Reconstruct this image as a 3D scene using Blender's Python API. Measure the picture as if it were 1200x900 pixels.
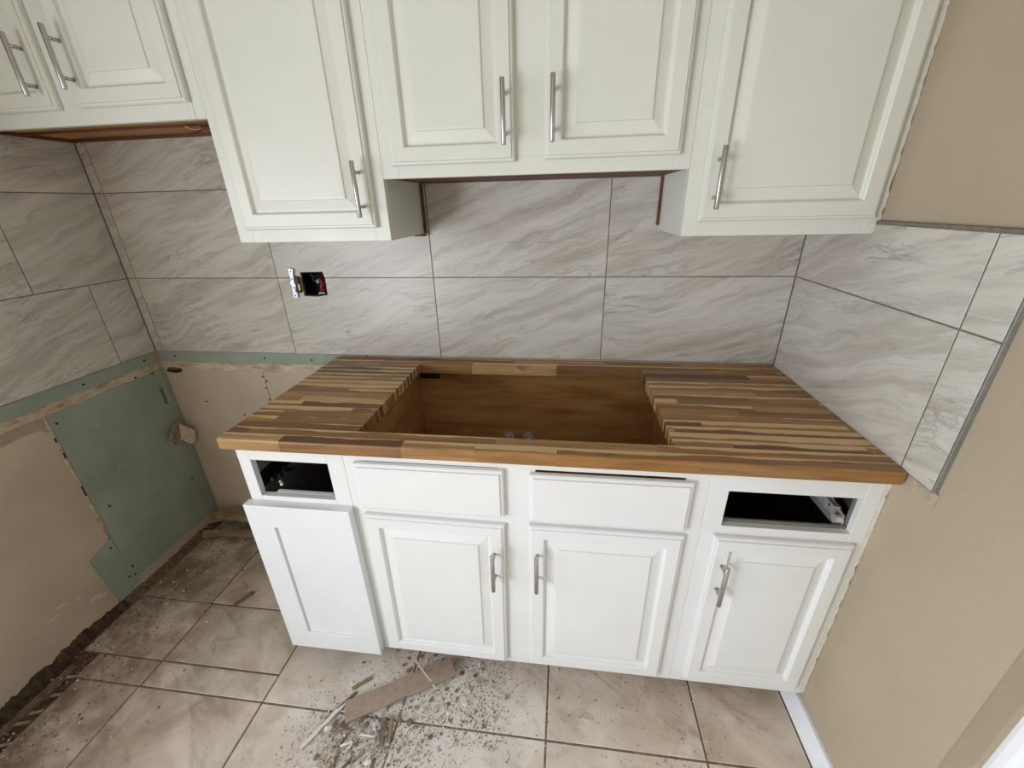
import bpy, bmesh, math, random
from mathutils import Vector, Matrix
random.seed(7)
for o in list(bpy.data.objects): bpy.data.objects.remove(o)
sc = bpy.context.scene
COL = sc.collection

# ------------------------------------------------------------------ camera
YAW, PITCH, ROLL = -0.1334, 0.4137, -0.0252
F_PX = 481.5
cam = bpy.data.cameras.new('camera'); camo = bpy.data.objects.new('camera', cam); COL.objects.link(camo)
cam.sensor_width = 36; cam.lens = 36 * F_PX / 1200; cam.clip_start = .02
fwd = Vector((math.sin(YAW)*math.cos(PITCH), math.cos(YAW)*math.cos(PITCH), -math.sin(PITCH)))
rgt = Vector((math.cos(YAW), -math.sin(YAW), 0)); upv = rgt.cross(fwd)
r2 = math.cos(ROLL)*rgt + math.sin(ROLL)*upv; u2 = -math.sin(ROLL)*rgt + math.cos(ROLL)*upv
M = Matrix((r2, u2, -fwd)).transposed().to_4x4(); M.translation = (1.0878, -1.4713, 1.4639)
camo.matrix_world = M
sc.camera = camo

# ------------------------------------------------------------------ world, light, exposure
w = bpy.data.worlds.new('world'); sc.world = w; w.use_nodes = True
w.node_tree.nodes['Background'].inputs[0].default_value = (.80, .88, 1, 1)
w.node_tree.nodes['Background'].inputs[1].default_value = .6
def area(name, loc, target, sx, sy, power, col):
    l = bpy.data.lights.new(name, 'AREA'); l.shape = 'RECTANGLE'; l.size = sx; l.size_y = sy
    l.energy = power; l.color = col
    o = bpy.data.objects.new(name, l); COL.objects.link(o); o.location = loc
    d = Vector(target) - Vector(loc)
    o.rotation_euler = d.to_track_quat('-Z', 'Z').to_euler()
    return o
# daylight through the glazed side door and the window next to it, both in the left wall beside and behind the camera
area('daylight_side_door', (-.645, -2.85, .80), (.4, -2.85, .80), .90, 1.40, 66, (.90, .965, 1.04))
area('daylight_side_window', (-.645, -1.75, 1.30), (.4, -1.75, 1.30), 0.56, 1.10, 15, (.90, .965, 1.04))
sc.view_settings.view_transform = 'Standard'; sc.view_settings.look = 'None'
sc.view_settings.exposure = -0.03; sc.view_settings.gamma = 1; sc.view_settings.use_curve_mapping = False

# ------------------------------------------------------------------ helpers
def lin(c):
    return tuple(((v/255)/12.92 if v/255 <= .04045 else ((v/255+.055)/1.055)**2.4) for v in c) + (1,)

class MB:
    def __init__(s): s.v = []; s.f = []; s.m = []
    def quad(s, pts, mi=0):
        n = len(s.v); s.v += [tuple(p) for p in pts]; s.f.append(tuple(range(n, n+len(pts)))); s.m.append(mi)
    def box(s, x0, x1, y0, y1, z0, z1, mi=0):
        n = len(s.v)
        s.v += [(x0,y0,z0),(x1,y0,z0),(x1,y1,z0),(x0,y1,z0),(x0,y0,z1),(x1,y0,z1),(x1,y1,z1),(x0,y1,z1)]
        for f in ((0,3,2,1),(4,5,6,7),(0,1,5,4),(1,2,6,5),(2,3,7,6),(3,0,4,7)):
            s.f.append(tuple(n+i for i in f)); s.m.append(mi)
        return s
    def tube(s, pts, r, seg=10, cap=True, mi=0):
        pts = [Vector(p) for p in pts]; rings = []
        rr = r if isinstance(r, (list, tuple)) else [r]*len(pts)
        for i, p in enumerate(pts):
            d = (pts[min(i+1, len(pts)-1)] - pts[max(i-1, 0)]).normalized()
            a = d.cross(Vector((0,0,1)))
            if a.length < .05: a = d.cross(Vector((1,0,0)))
            a.normalize(); b = d.cross(a)
            n = len(s.v)
            for k in range(seg):
                t = 2*math.pi*k/seg; s.v.append(tuple(p + rr[i]*(math.cos(t)*a + math.sin(t)*b)))
            rings.append(n)
        for i in range(len(rings)-1):
            for k in range(seg):
                k2 = (k+1) % seg
                s.f.append((rings[i]+k, rings[i]+k2, rings[i+1]+k2, rings[i+1]+k)); s.m.append(mi)
        if cap:
            s.f.append(tuple(rings[0]+k for k in reversed(range(seg)))); s.m.append(mi)
            s.f.append(tuple(rings[-1]+k for k in range(seg))); s.m.append(mi)
        return s
    def prism(s, poly, a0, a1, axis='y', mi=0):
        """poly: list of 2D points; extruded along an axis"""
        def P(p, a):
            if axis == 'y': return (p[0], a, p[1])
            if axis == 'x': return (a, p[0], p[1])
            return (p[0], p[1], a)
        n = len(s.v); k = len(poly)
        s.v += [P(p, a0) for p in poly] + [P(p, a1) for p in poly]
        s.f.append(tuple(range(n, n+k))); s.f.append(tuple(range(n+2*k-1, n+k-1, -1)))
        s.m += [mi, mi]
        for i in range(k):
            j = (i+1) % k; s.f.append((n+i, n+k+i, n+k+j, n+j)); s.m.append(mi)
        return s
    def mesh(s, name, mats, smooth=False, bevel=0):
        me = bpy.data.meshes.new(name); me.from_pydata(s.v, [], s.f)
        for i, p in enumerate(me.polygons): p.material_index = s.m[i]
        bm = bmesh.new(); bm.from_mesh(me)
        bmesh.ops.recalc_face_normals(bm, faces=bm.faces)
        if bevel:
            bmesh.ops.bevel(bm, geom=[e for e in bm.edges if e.calc_face_angle(0) > .3], offset=bevel, segments=1, affect='EDGES')
        bm.to_mesh(me); bm.free()
        for m in (mats if isinstance(mats, (list, tuple)) else [mats]): me.materials.append(m)
        if smooth:
            for p in me.polygons: p.use_smooth = True
        return me

def ob(name, mesh, parent=None, loc=(0,0,0), rot=(0,0,0), label=None, cat=None, group=None, kind=None):
    o = bpy.data.objects.new(name, mesh); COL.objects.link(o)
    o.location = loc; o.rotation_euler = rot
    if parent: o.parent = parent
    if label: o['label'] = label
    if cat: o['category'] = cat
    if group: o['group'] = group
    if kind: o['kind'] = kind
    return o
def copy_tree(o, parent=None):
    c = o.copy(); COL.objects.link(c)
    if parent: c.parent = parent
    for ch in list(o.children): copy_tree(ch, c)
    return c

# ------------------------------------------------------------------ materials
class NT:
    def __init__(s, name, rough=.5, spec=.5, metal=0):
        s.mat = bpy.data.materials.new(name); s.mat.use_nodes = True
        s.t = s.mat.node_tree; s.b = s.t.nodes['Principled BSDF']
        s.b.inputs['Roughness'].default_value = rough; s.b.inputs['Metallic'].default_value = metal
        s.b.inputs['Specular IOR Level'].default_value = spec
    def n(s, typ, **kw):
        x = s.t.nodes.new(typ)
        for k, v in kw.items():
            if k.startswith('i_'):
                key = k[2:]; key = int(key) if key.isdigit() else key.replace('_', ' ')
                if hasattr(v, 'links') or isinstance(v, bpy.types.NodeSocket): s.t.links.new(v, x.inputs[key])
                else: x.inputs[key].default_value = v
            else: setattr(x, k, v)
        return x
    def l(s, a, b): s.t.links.new(a, b)
    def noise(s, vec, scale, detail=4, rough=.55, dist=0):
        x = s.n('ShaderNodeTexNoise'); s.l(vec, x.inputs['Vector'])
        x.inputs['Scale'].default_value = scale; x.inputs['Detail'].default_value = detail
        x.inputs['Roughness'].default_value = rough; x.inputs['Distortion'].default_value = dist
        return x.outputs['Fac']
    def ramp(s, fac, stops, interp='LINEAR'):
        x = s.n('ShaderNodeValToRGB'); s.l(fac, x.inputs[0]); cr = x.color_ramp; cr.interpolation = interp
        while len(cr.elements) < len(stops): cr.elements.new(.5)
        for e, (p, c) in zip(cr.elements, stops):
            e.position = p; e.color = c if len(c) == 4 else (*c, 1)
        return x.outputs[0]
    def mix(s, fac, a, b, mode='MIX'):
        x = s.n('ShaderNodeMix', data_type='RGBA', blend_type=mode)
        for sock, v in ((x.inputs[0], fac), (x.inputs[6], a), (x.inputs[7], b)):
            if isinstance(v, bpy.types.NodeSocket): s.l(v, sock)
            else: sock.default_value = v
        return x.outputs[2]
    def math(s, op, a, b=0, c=0):
        x = s.n('ShaderNodeMath', operation=op)
        for i, v in enumerate((a, b, c)):
            if isinstance(v, bpy.types.NodeSocket): s.l(v, x.inputs[i])
            else: x.inputs[i].default_value = v
        return x.outputs[0]
    def mapv(s, vec, loc=(0,0,0), rot=(0,0,0), scale=(1,1,1)):
        x = s.n('ShaderNodeMapping'); s.l(vec, x.inputs[0])
        x.inputs[1].default_value = loc; x.inputs[2].default_value = rot; x.inputs[3].default_value = scale
        return x.outputs[0]
    def obj(s): return s.n('ShaderNodeTexCoord').outputs['Object']
    def pos(s): return s.n('ShaderNodeNewGeometry').outputs['Position']
    def objrand(s, vec, k=40.):
        oi = s.n('ShaderNodeObjectInfo')
        a = s.n('ShaderNodeVectorMath', operation='SCALE'); a.inputs[0].default_value = (k, k*.73, k*1.31); s.l(oi.outputs['Random'], a.inputs['Scale'])
        b = s.n('ShaderNodeVectorMath', operation='ADD'); s.l(vec, b.inputs[0]); s.l(a.outputs[0], b.inputs[1])
        return b.outputs[0]
    def color(s, c):
        if isinstance(c, bpy.types.NodeSocket): s.l(c, s.b.inputs['Base Color'])
        else: s.b.inputs['Base Color'].default_value = c
    def rough(s, f, a, b):
        x = s.n('ShaderNodeMapRange'); s.l(f, x.inputs[0]); x.inputs[3].default_value = a; x.inputs[4].default_value = b
        s.l(x.outputs[0], s.b.inputs['Roughness'])
    def bump(s, h, strength=.2, dist=.002):
        x = s.n('ShaderNodeBump'); s.l(h, x.inputs['Height']); x.inputs['Strength'].default_value = strength; x.inputs['Distance'].default_value = dist
        s.l(x.outputs[0], s.b.inputs['Normal'])

def simple(name, rgb, rough=.5, metal=0, spec=.5, var=0, scale=30, bump=0, dist=.001):
    m = NT(name, rough, spec, metal); c = lin(rgb)
    if var or bump:
        f = m.noise(m.pos(), scale, 5)
        if var:
            d = tuple(max(0, v*(1-var)) for v in c[:3]) + (1,); e = tuple(min(1, v*(1+var)) for v in c[:3]) + (1,)
            m.color(m.ramp(f, [(.3, d), (.7, e)]))
        else: m.color(c)
        if bump: m.bump(f, bump, dist)
    else: m.color(c)
    return m.mat

def mk_paint(name, rgb, dirt):
    m = NT(name, .34, .45); p = m.pos()
    big = m.noise(p, 3.5, 3); fine = m.noise(m.mapv(p, scale=(1, 1, .12)), 220, 2)
    base = m.ramp(big, [(.3, lin(tuple(int(v*.975) for v in rgb))), (.7, lin(rgb))])
    spk = m.noise(p, 130, 2); spots = m.ramp(spk, [(.755, (0,0,0)), (.80, (1,1,1))])
    c = m.mix(m.math('MULTIPLY', spots, .55), base, lin(dirt)); m.color(c)
    m.rough(m.noise(p, 12, 3), .26, .46)
    m.bump(m.math('ADD', fine, m.math('MULTIPLY', m.noise(p, 60, 3), .8)), .10, .0012)
    return m.mat
WHITE = mk_paint('white_cabinet_paint', (232, 233, 231), (120, 110, 98))
CREAM = mk_paint('upper_cabinet_paint', (224, 225, 215), (150, 142, 128))
NEWWHITE = mk_paint('smooth_white_lacquer', (230, 232, 234), (190, 188, 184))

def mk_tile(name, base, dark, light, rot, rough):
    m = NT(name, rough, .5); v = m.objrand(m.obj())
    warp = m.noise(v, 3.2, 3, .5)
    sep = m.n('ShaderNodeCombineXYZ'); m.l(warp, sep.inputs[2])
    ad = m.n('ShaderNodeVectorMath', operation='MULTIPLY_ADD'); m.l(sep.outputs[0], ad.inputs[0]); ad.inputs[1].default_value = (.1, .1, .13); m.l(v, ad.inputs[2])
    st = m.mapv(m.mapv(ad.outputs[0], rot=(0, rot, 0)), scale=(2.4, 4, 24))
    f1 = m.noise(st, 1.0, 9, .68, .35)
    f2 = m.noise(m.mapv(m.mapv(ad.outputs[0], rot=(0, rot*.55, 0)), loc=(3, 1, 7), scale=(3.4, 6, 44)), 1.0, 7, .66, .3)
    f3 = m.noise(v, 2.2, 3)
    c = m.ramp(f1, [(.30, lin(dark)), (.43, lin(tuple((a+b)//2 for a, b in zip(base, dark)))), (.52, lin(base)), (.70, lin(light))])
    vein = m.ramp(f2, [(.34, (1,1,1)), (.43, (0,0,0))])
    patch = m.ramp(f3, [(.42, (0,0,0)), (.62, (1,1,1))])
    c = m.mix(m.math('MULTIPLY', m.math('MULTIPLY', vein, patch), .42), c, lin(tuple(int(x*.72) for x in dark)))
    f4 = m.noise(m.mapv(m.mapv(ad.outputs[0], rot=(0, rot*.8, 0)), loc=(1, 5, 2), scale=(7, 9, 120)), 1.0, 6, .7, .4)
    c = m.mix(m.ramp(f4, [(.30, (.42,.42,.42)), (.46, (0,0,0))]), c, lin(tuple(int(x*.86) for x in dark)))
    c = m.mix(m.ramp(f4, [(.58, (0,0,0)), (.72, (.4,.4,.4))]), c, lin((222, 217, 209)))
    f5 = m.noise(m.mapv(m.mapv(ad.outputs[0], rot=(0, rot*.7, 0)), loc=(8, 2, 3), scale=(2.2, 3, 11)), 1.0, 8, .6, .5)
    f6 = m.noise(m.mapv(v, loc=(6, 6, 6)), 3.6, 3)
    line = m.ramp(m.math('ABSOLUTE', m.math('SUBTRACT', f5, .5)), [(.0, (1,1,1)), (.016, (0,0,0))])
    c = m.mix(m.math('MULTIPLY', m.math('MULTIPLY', line, m.ramp(f6, [(.44, (0,0,0)), (.60, (1,1,1))])), .55), c, lin(tuple(int(x*.66) for x in dark)))
    g = m.noise(v, 420, 2); c = m.mix(.12, c, m.ramp(g, [(.3, lin((80,78,74))), (.7, lin((235,232,226)))]))
    m.color(c); m.rough(f1, rough-.06, rough+.1)
    m.bump(m.math('ADD', f1, m.math('MULTIPLY', g, .25)), .12, .002)
    return m.mat
TILE = mk_tile('grey_streaked_porcelain', (206, 202, 192), (176, 169, 158), (217, 213, 204), .33, .30)
GROUT = simple('grout', (122, 113, 101), .9, var=.25, scale=60)

def mk_wall():
    m = NT('tan_wall_paint', .6, .3); p = m.pos()
    f = m.noise(p, 2.2, 4); o = m.noise(p, 160, 3, .6); o2 = m.noise(p, 45, 3)
    m.color(m.ramp(f, [(.3, lin((172, 157, 134))), (.7, lin((182, 168, 146)))]))
    m.bump(m.math('ADD', o, o2), .35, .0016); return m.mat
TAN = mk_wall()
def mk_oldwall():
    m = NT('bare_tan_drywall', .85, .2); p = m.pos()
    f = m.noise(p, 4, 5); s = m.noise(p, 38, 3)
    c = m.ramp(f, [(.3, lin((186, 170, 150))), (.7, lin((204, 188, 168)))])
    c = m.mix(m.ramp(s, [(.70, (0,0,0)), (.76, (.5,.5,.5))]), c, lin((214, 202, 184)))
    m.color(c); m.bump(m.noise(p, 150, 3), .3, .001); return m.mat
OLDTAN = mk_oldwall()
def mk_green():
    m = NT('green_moisture_board', .85, .15); p = m.pos()
    f = m.noise(p, 5, 5); s = m.noise(p, 14, 4, .6)
    c = m.ramp(f, [(.3, lin((142, 155, 140))), (.7, lin((160, 172, 157)))])
    c = m.mix(m.ramp(s, [(.64, (0,0,0)), (.76, (.35,.35,.35))]), c, lin((190, 197, 182)))
    m.color(c); m.bump(m.noise(p, 200, 2), .15, .0005); return m.mat
GREEN = mk_green()
def mk_torn():
    m = NT('torn_plaster_paper', .95, .1); p = m.pos()
    f = m.noise(m.mapv(p, scale=(.6, .6, 1.6)), 17, 7, .68); g = m.noise(m.mapv(p, loc=(5,2,1), scale=(.6, .6, 1.5)), 11, 5, .6)
    c = m.ramp(f, [(.30, lin((120, 98, 76))), (.40, lin((178, 160, 134))), (.55, lin((206, 192, 168))), (.72, lin((228, 218, 200)))])
    c = m.mix(m.ramp(g, [(.62, (0,0,0)), (.70, (.75,.75,.75))]), c, lin((108, 76, 54)))
    m.color(c); m.bump(f, .9, .006); return m.mat
TORN = mk_torn()

def mk_floor():
    m = NT('beige_floor_tile', .42, .45); v = m.objrand(m.obj()); p = m.pos()
    f = m.noise(v, 5, 7, .6, .8); st = m.noise(m.mapv(m.mapv(v, rot=(0,0,.6)), scale=(3, 9, 3)), 1.4, 6, .62, 1.2)
    c = m.ramp(f, [(.32, lin((184, 165, 143))), (.5, lin((210, 196, 178))), (.68, lin((232, 222, 206)))])
    c = m.mix(m.ramp(st, [(.32, (.6,.6,.6)), (.46, (0,0,0))]), c, lin((152, 130, 108)))
    sx = m.n('ShaderNodeSeparateXYZ'); m.l(p, sx.inputs[0])
    # plaster dust spread round the rubble
    dv = m.n('ShaderNodeVectorMath', operation='DISTANCE'); m.l(p, dv.inputs[0]); dv.inputs[1].default_value = (.68, -.86, 0)
    near = m.n('ShaderNodeMapRange'); m.l(dv.outputs['Value'], near.inputs[0]); near.inputs[1].default_value = .75; near.inputs[2].default_value = .12
    dn = m.noise(p, 11, 6, .7)
    du = m.math('MULTIPLY', near.outputs[0], m.ramp(dn, [(.30, (.25,.25,.25)), (.65, (1,1,1))]))
    c = m.mix(m.math('MULTIPLY', du, .85), c, lin((214, 211, 206)))
    # grime, with the left wall's shade put into the colour too
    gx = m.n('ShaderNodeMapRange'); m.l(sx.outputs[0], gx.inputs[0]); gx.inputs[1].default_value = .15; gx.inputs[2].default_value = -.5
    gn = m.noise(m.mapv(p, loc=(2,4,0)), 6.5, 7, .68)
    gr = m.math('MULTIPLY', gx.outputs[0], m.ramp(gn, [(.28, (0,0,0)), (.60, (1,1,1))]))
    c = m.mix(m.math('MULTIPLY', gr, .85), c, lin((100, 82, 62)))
    sp = m.noise(p, 55, 3, .6); c = m.mix(m.math('MULTIPLY', m.ramp(sp, [(.66, (0,0,0)), (.72, (1,1,1))]), .6), c, lin((92, 84, 76)))
    sp2 = m.noise(m.mapv(p, loc=(9,3,0)), 19, 3, .5); c = m.mix(m.math('MULTIPLY', m.ramp(sp2, [(.72, (0,0,0)), (.76, (1,1,1))]), .55), c, lin((96, 84, 78)))
    m.color(c); m.rough(m.math('ADD', du, m.noise(p, 9, 4)), .30, .85)
    m.bump(m.math('ADD', f, m.math('MULTIPLY', st, .6)), .22, .004)
    return m.mat
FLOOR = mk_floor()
SUBFLOOR = simple('dark_stained_subfloor', (84, 66, 52), .95, var=.5, scale=22, bump=.8, dist=.006)
FGROUT = simple('dirty_floor_grout', (118, 103, 90), .95, var=.4, scale=40)

def mk_wood(name, tones, rough=.5, along=(2.2, 30, 30), bump=.12):
    m = NT(name, rough, .35); v = m.objrand(m.obj())
    f = m.noise(m.mapv(v, scale=along), 1.5, 7, .62, .6); g = m.noise(v, 3, 3)
    c = m.ramp(f, [(.28, lin(tones[0])), (.5, lin(tones[1])), (.75, lin(tones[2]))])
    c = m.mix(m.ramp(g, [(.55, (0,0,0)), (.8, (.5,.5,.5))]), c, lin(tones[0]))
    m.color(c); m.bump(f, bump, .0015); return m.mat
PLY = mk_wood('brown_cabinet_plywood', ((134, 92, 48), (172, 126, 74), (192, 150, 94)), .55, (2, 3, 14))
RAWBROWN = mk_wood('dark_red_brown_wood', ((74, 44, 26), (104, 64, 38), (128, 84, 52)), .6, (2, 20, 20))

def mk_stave(front=False):
    m = NT('acacia_front_edge' if front else 'acacia_stave', .36, .45)
    oi = m.n('ShaderNodeObjectInfo'); o = m.obj(); v = m.objrand(o)
    g = m.noise(m.mapv(v, scale=(5.0, 70, 70)), 1.0, 7, .66, .7)
    knot = m.noise(m.mapv(v, scale=(5, 22, 10)), 1.0, 3, .5, .3)
    if front:
        c = m.mix(.6, oi.outputs['Color'], lin((150, 108, 56)))
    else: c = oi.outputs['Color']
    dark = m.mix(1, c, (.58, .53, .48, 1), 'MULTIPLY'); lite = m.mix(1, c, (1.22, 1.2, 1.16, 1), 'MULTIPLY')
    cc = m.mix(m.ramp(g, [(.30, (0,0,0)), (.70, (1,1,1))]), dark, lite)
    cc = m.mix(m.ramp(knot, [(.66, (0,0,0)), (.74, (.85,.85,.85))]), cc, lin((62, 42, 28)))
    # pale sapwood along one long edge of some staves
    sx = m.n('ShaderNodeSeparateXYZ'); m.l(o, sx.inputs[0])
    wob = m.noise(m.mapv(v, loc=(4,4,4), scale=(4, 1, 1)), 1.0, 4, .6)
    s1 = m.math('ADD', m.math('MULTIPLY', sx.outputs[1], 30), m.math('MULTIPLY_ADD', wob, 1.5, -.75))
    r2_ = m.math('FRACT', m.math('MULTIPLY', oi.outputs['Random'], 17.3))
    thr = m.math('MULTIPLY_ADD', r2_, .85, -.24)
    sap = m.math('SMOOTH_MIN', m.math('MAXIMUM', m.math('MULTIPLY', m.math('SUBTRACT', s1, thr), 9), 0), 1, .1)
    if not front: cc = m.mix(m.math('MULTIPLY', sap, .9), cc, lin((220, 188, 140)))
    m.color(cc); m.rough(g, .30, .48); m.bump(g, .06, .001)
    return m.mat
STAVE = mk_stave(); STAVE_F = mk_stave(True)
def mk_steel():
    m = NT('brushed_nickel', .3, .5, 1); v = m.obj()
    f = m.noise(m.mapv(v, scale=(300, 300, 8)), 1, 3)
    m.color(m.ramp(f, [(.3, lin((150, 146, 140))), (.7, lin((214, 211, 206)))])); m.rough(f, .24, .42); return m.mat
STEEL = mk_steel()
ZINC = simple('zinc_slide', (196, 194, 188), .42, .35, var=.12, scale=80)
INNERDARK = simple('painted_inner_dark', (20, 22, 26), .5)  # black that stands in for the dark inside openings
DARKMET = simple('dark_greasy_metal', (52, 50, 50), .45, .8, var=.4, scale=60)
CARC = simple('dark_unpainted_carcass', (62, 46, 36), .8, var=.3, scale=12)
GREYCARC = simple('grey_painted_carcass', (120, 118, 114), .7, var=.2, scale=14)
SCREW = simple('dark_screw_head', (34, 32, 30), .6)
TRIMW = simple('white_trim_paint', (238, 240, 244), .35, var=.03, scale=30, bump=.1)
CEIL = simple('white_ceiling', (210, 206, 196), .9, var=.03, scale=8)
CAULK = simple('cracked_white_caulk', (226, 222, 210), .8, var=.1, scale=50, bump=.6, dist=.003)
EDGE = simple('bluish_tile_edge', (126, 127, 122), .5, var=.15, scale=40)
PLASTER = simple('plaster_rubble', (178, 172, 162), .95, var=.3, scale=50, bump=.5, dist=.003)
PLASTERW = simple('white_plaster_chip', (222, 218, 210), .9, var=.12, scale=60)
DARKRUB = simple('dark_rubble', (112, 104, 96), .95, var=.4, scale=60)
TANRUB = simple('tan_wood_rubble', (140, 116, 90), .9, var=.3, scale=60)
BROWNT = simple('brown_tile_offcut', (156, 136, 121), .6, var=.16, scale=45, bump=.3)
WIRER = simple('red_wire', (170, 52, 48), .5); WIREW = simple('pale_wire', (206, 208, 214), .5)
COPPER = simple('copper_wire', (176, 108, 72), .4, .6)
SCRAPW = mk_wood('dirty_wood_scrap', ((92, 76, 58), (136, 116, 90), (168, 148, 118)), .9, (3, 20, 20), .5)

# ------------------------------------------------------------------ dimensions
XL, XR = -.650, 1.833            # tile faces of the left and right wall
TT = .010                        # tile thickness
WLX, WRX, WBY = XL-TT, XR+TT, TT # wall planes
P, PZ = .6127, .3079
ZM, ZB, ZC = 1.225, .920, .914
LEND = -1.30                     # free end of the left wall

# ------------------------------------------------------------------ room shell
hx0, hx1, hz0, hz1 = .096, .192, 1.157, 1.246     # outlet hole
m = MB()
X0, X1 = -.80, 2.0
for a in ((X0, hx0, 0, 2.44), (hx1, X1, 0, 2.44), (hx0, hx1, 0, hz0), (hx0, hx1, hz1, 2.44)):
    m.box(a[0], a[1], WBY, WBY+.12, a[2], a[3])
wall_back = ob('wall_back', m.mesh('wall_back', OLDTAN), kind='structure')
RY = -3.8                        # rear wall
m = MB()
for y0, y1, z0, z1 in ((-1.45, WBY, -.05, 2.44), (-2.37, -2.05, -.05, 2.44), (RY, -3.33, -.05, 2.44), (-2.05, -1.45, -.05, .72), (-2.05, -1.45, 1.88, 2.44), (-3.33, -2.37, 1.95, 2.44)):
    m.box(WLX-.11, WLX, y0, y1, z0, z1)
wall_left = ob('wall_left', m.mesh('wall_left', OLDTAN), kind='structure')
wall_right = ob('wall_right', MB().box(WRX, WRX+.11, RY, WBY, -.05, 2.44).mesh('wall_right', TAN), kind='structure')
ceiling = ob('ceiling', MB().box(X0, X1, RY-.1, .13, 2.44, 2.54).mesh('ceiling', CEIL), kind='structure')
wall_rear = ob('wall_rear', MB().box(X0, X1, RY-.1, RY, 0, 2.44).mesh('wall_rear', simple('brown_rear_wall', (120, 100, 80), .7, var=.1, scale=6)), kind='structure')
def glazing(name, y0, y1, z0, z1):
    m = MB(); t = .05
    for y in (y0, y1-t): m.box(WLX-.08, WLX-.03, y, y+t, z0, z1)
    for z in (z0, z1-t): m.box(WLX-.08, WLX-.03, y0+t, y1-t, z, z+t)
    ob(name, m.mesh(name, TRIMW), kind='structure')
glazing('window_1', -2.05, -1.45, .72, 1.88)
glazing('door_2', -3.33, -2.37, 0, 1.95)

# floor: dark subfloor, laid tiles as pieces
floor = ob('floor', MB().box(X0, X1, RY-.1, .13, -.06, -.010).mesh('floor', SUBFLOOR), kind='structure')
G = .0028
tcache = {}
def slab(name, sx, sy, t, mat, ch=.0015):
    """a flat piece of sx by sy with its upper face at z = 0 and chamfered upper edges"""
    key = (name, round(sx, 4), round(sy, 4), t)
    if key not in tcache:
        m = MB(); a, b = sx/2, sy/2
        lo = [(-a,-b,-t),(a,-b,-t),(a,b,-t),(-a,b,-t)]; mid = [(-a,-b,-ch),(a,-b,-ch),(a,b,-ch),(-a,b,-ch)]
        top = [(-a+ch,-b+ch,0),(a-ch,-b+ch,0),(a-ch,b-ch,0),(-a+ch,b-ch,0)]
        for r0, r1 in ((lo, mid), (mid, top)):
            for i in range(4):
                j = (i+1) % 4; m.quad([r0[i], r0[j], r1[j], r1[i]])
        m.quad(top); m.quad(lo[::-1])
        tcache[key] = m.mesh(name, mat)
    return tcache[key]
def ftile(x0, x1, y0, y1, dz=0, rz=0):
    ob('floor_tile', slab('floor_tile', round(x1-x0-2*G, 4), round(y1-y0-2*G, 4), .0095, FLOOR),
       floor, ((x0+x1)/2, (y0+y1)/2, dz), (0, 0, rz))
fx = [-.545, -.304, .150, .610, 1.069, 1.527, 1.812]
ygrout = MB().box(-.545, 1.84, RY, .008, -.0099, -.0022)
ygrout.box(-.635, -.545, -.69, .008, -.0099, -.0022)
ob('floor_grout', ygrout.mesh('floor_grout', FGROUT), floor)
# relaid patch on the left
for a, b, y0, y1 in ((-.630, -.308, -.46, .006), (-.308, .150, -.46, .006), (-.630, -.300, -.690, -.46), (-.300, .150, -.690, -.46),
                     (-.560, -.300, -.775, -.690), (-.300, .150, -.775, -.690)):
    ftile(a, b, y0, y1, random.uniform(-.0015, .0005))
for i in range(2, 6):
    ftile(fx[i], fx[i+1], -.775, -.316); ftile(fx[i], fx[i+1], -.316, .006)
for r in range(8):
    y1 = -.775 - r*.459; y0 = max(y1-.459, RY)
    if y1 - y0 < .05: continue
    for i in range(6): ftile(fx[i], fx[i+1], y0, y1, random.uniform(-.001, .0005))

# baseboard, casing and door on the right wall
m = MB(); poly = [(WRX-.030, 0), (WRX, 0), (WRX, .05), (WRX-.008, .05), (WRX-.020, .030)]
m.prism(poly, -1.0, -.545, 'y')
ob('baseboard_right', m.mesh('baseboard_right', TRIMW), kind='structure')
m = MB()
prof = [(y-.007, d*1.45) for y, d in [(-.992, 0), (-.992, .018), (-1.000, .020), (-1.012, .020), (-1.016, .015), (-1.036, .015), (-1.040, .019), (-1.052, .019), (-1.056, .013), (-1.076, .011), (-1.082, 0)]]
m.v = []
n = len(prof)
for z in (0, 2.1):
    m.v += [(WRX - d, y, z) for y, d in prof]
for i in range(n-1): m.f.append((i, i+1, n+i+1, n+i)); m.m.append(0)
m.f.append(tuple(range(n))); m.f.append(tuple(range(2*n-1, n-1, -1))); m.m += [0, 0]
ob('trim_1', m.mesh('trim_1', TRIMW), kind='structure')
ob('door_1', MB().box(WRX-.006, WRX, -1.88, -1.092, 0, 2.06).mesh('door_1', TRIMW, bevel=.003), kind='structure')
ob('dark_band_wedge', MB().prism([(WRX+.001, -.934), (WRX+.001, -.9988), (WRX-.0275, -.9988), (WRX-.0255, -.990), (WRX-.004, -.943)], .052, 2.43, 'z').mesh('dark_band_wedge', TAN), wall_right)  # wedge added so the band beside the casing renders darker
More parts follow.
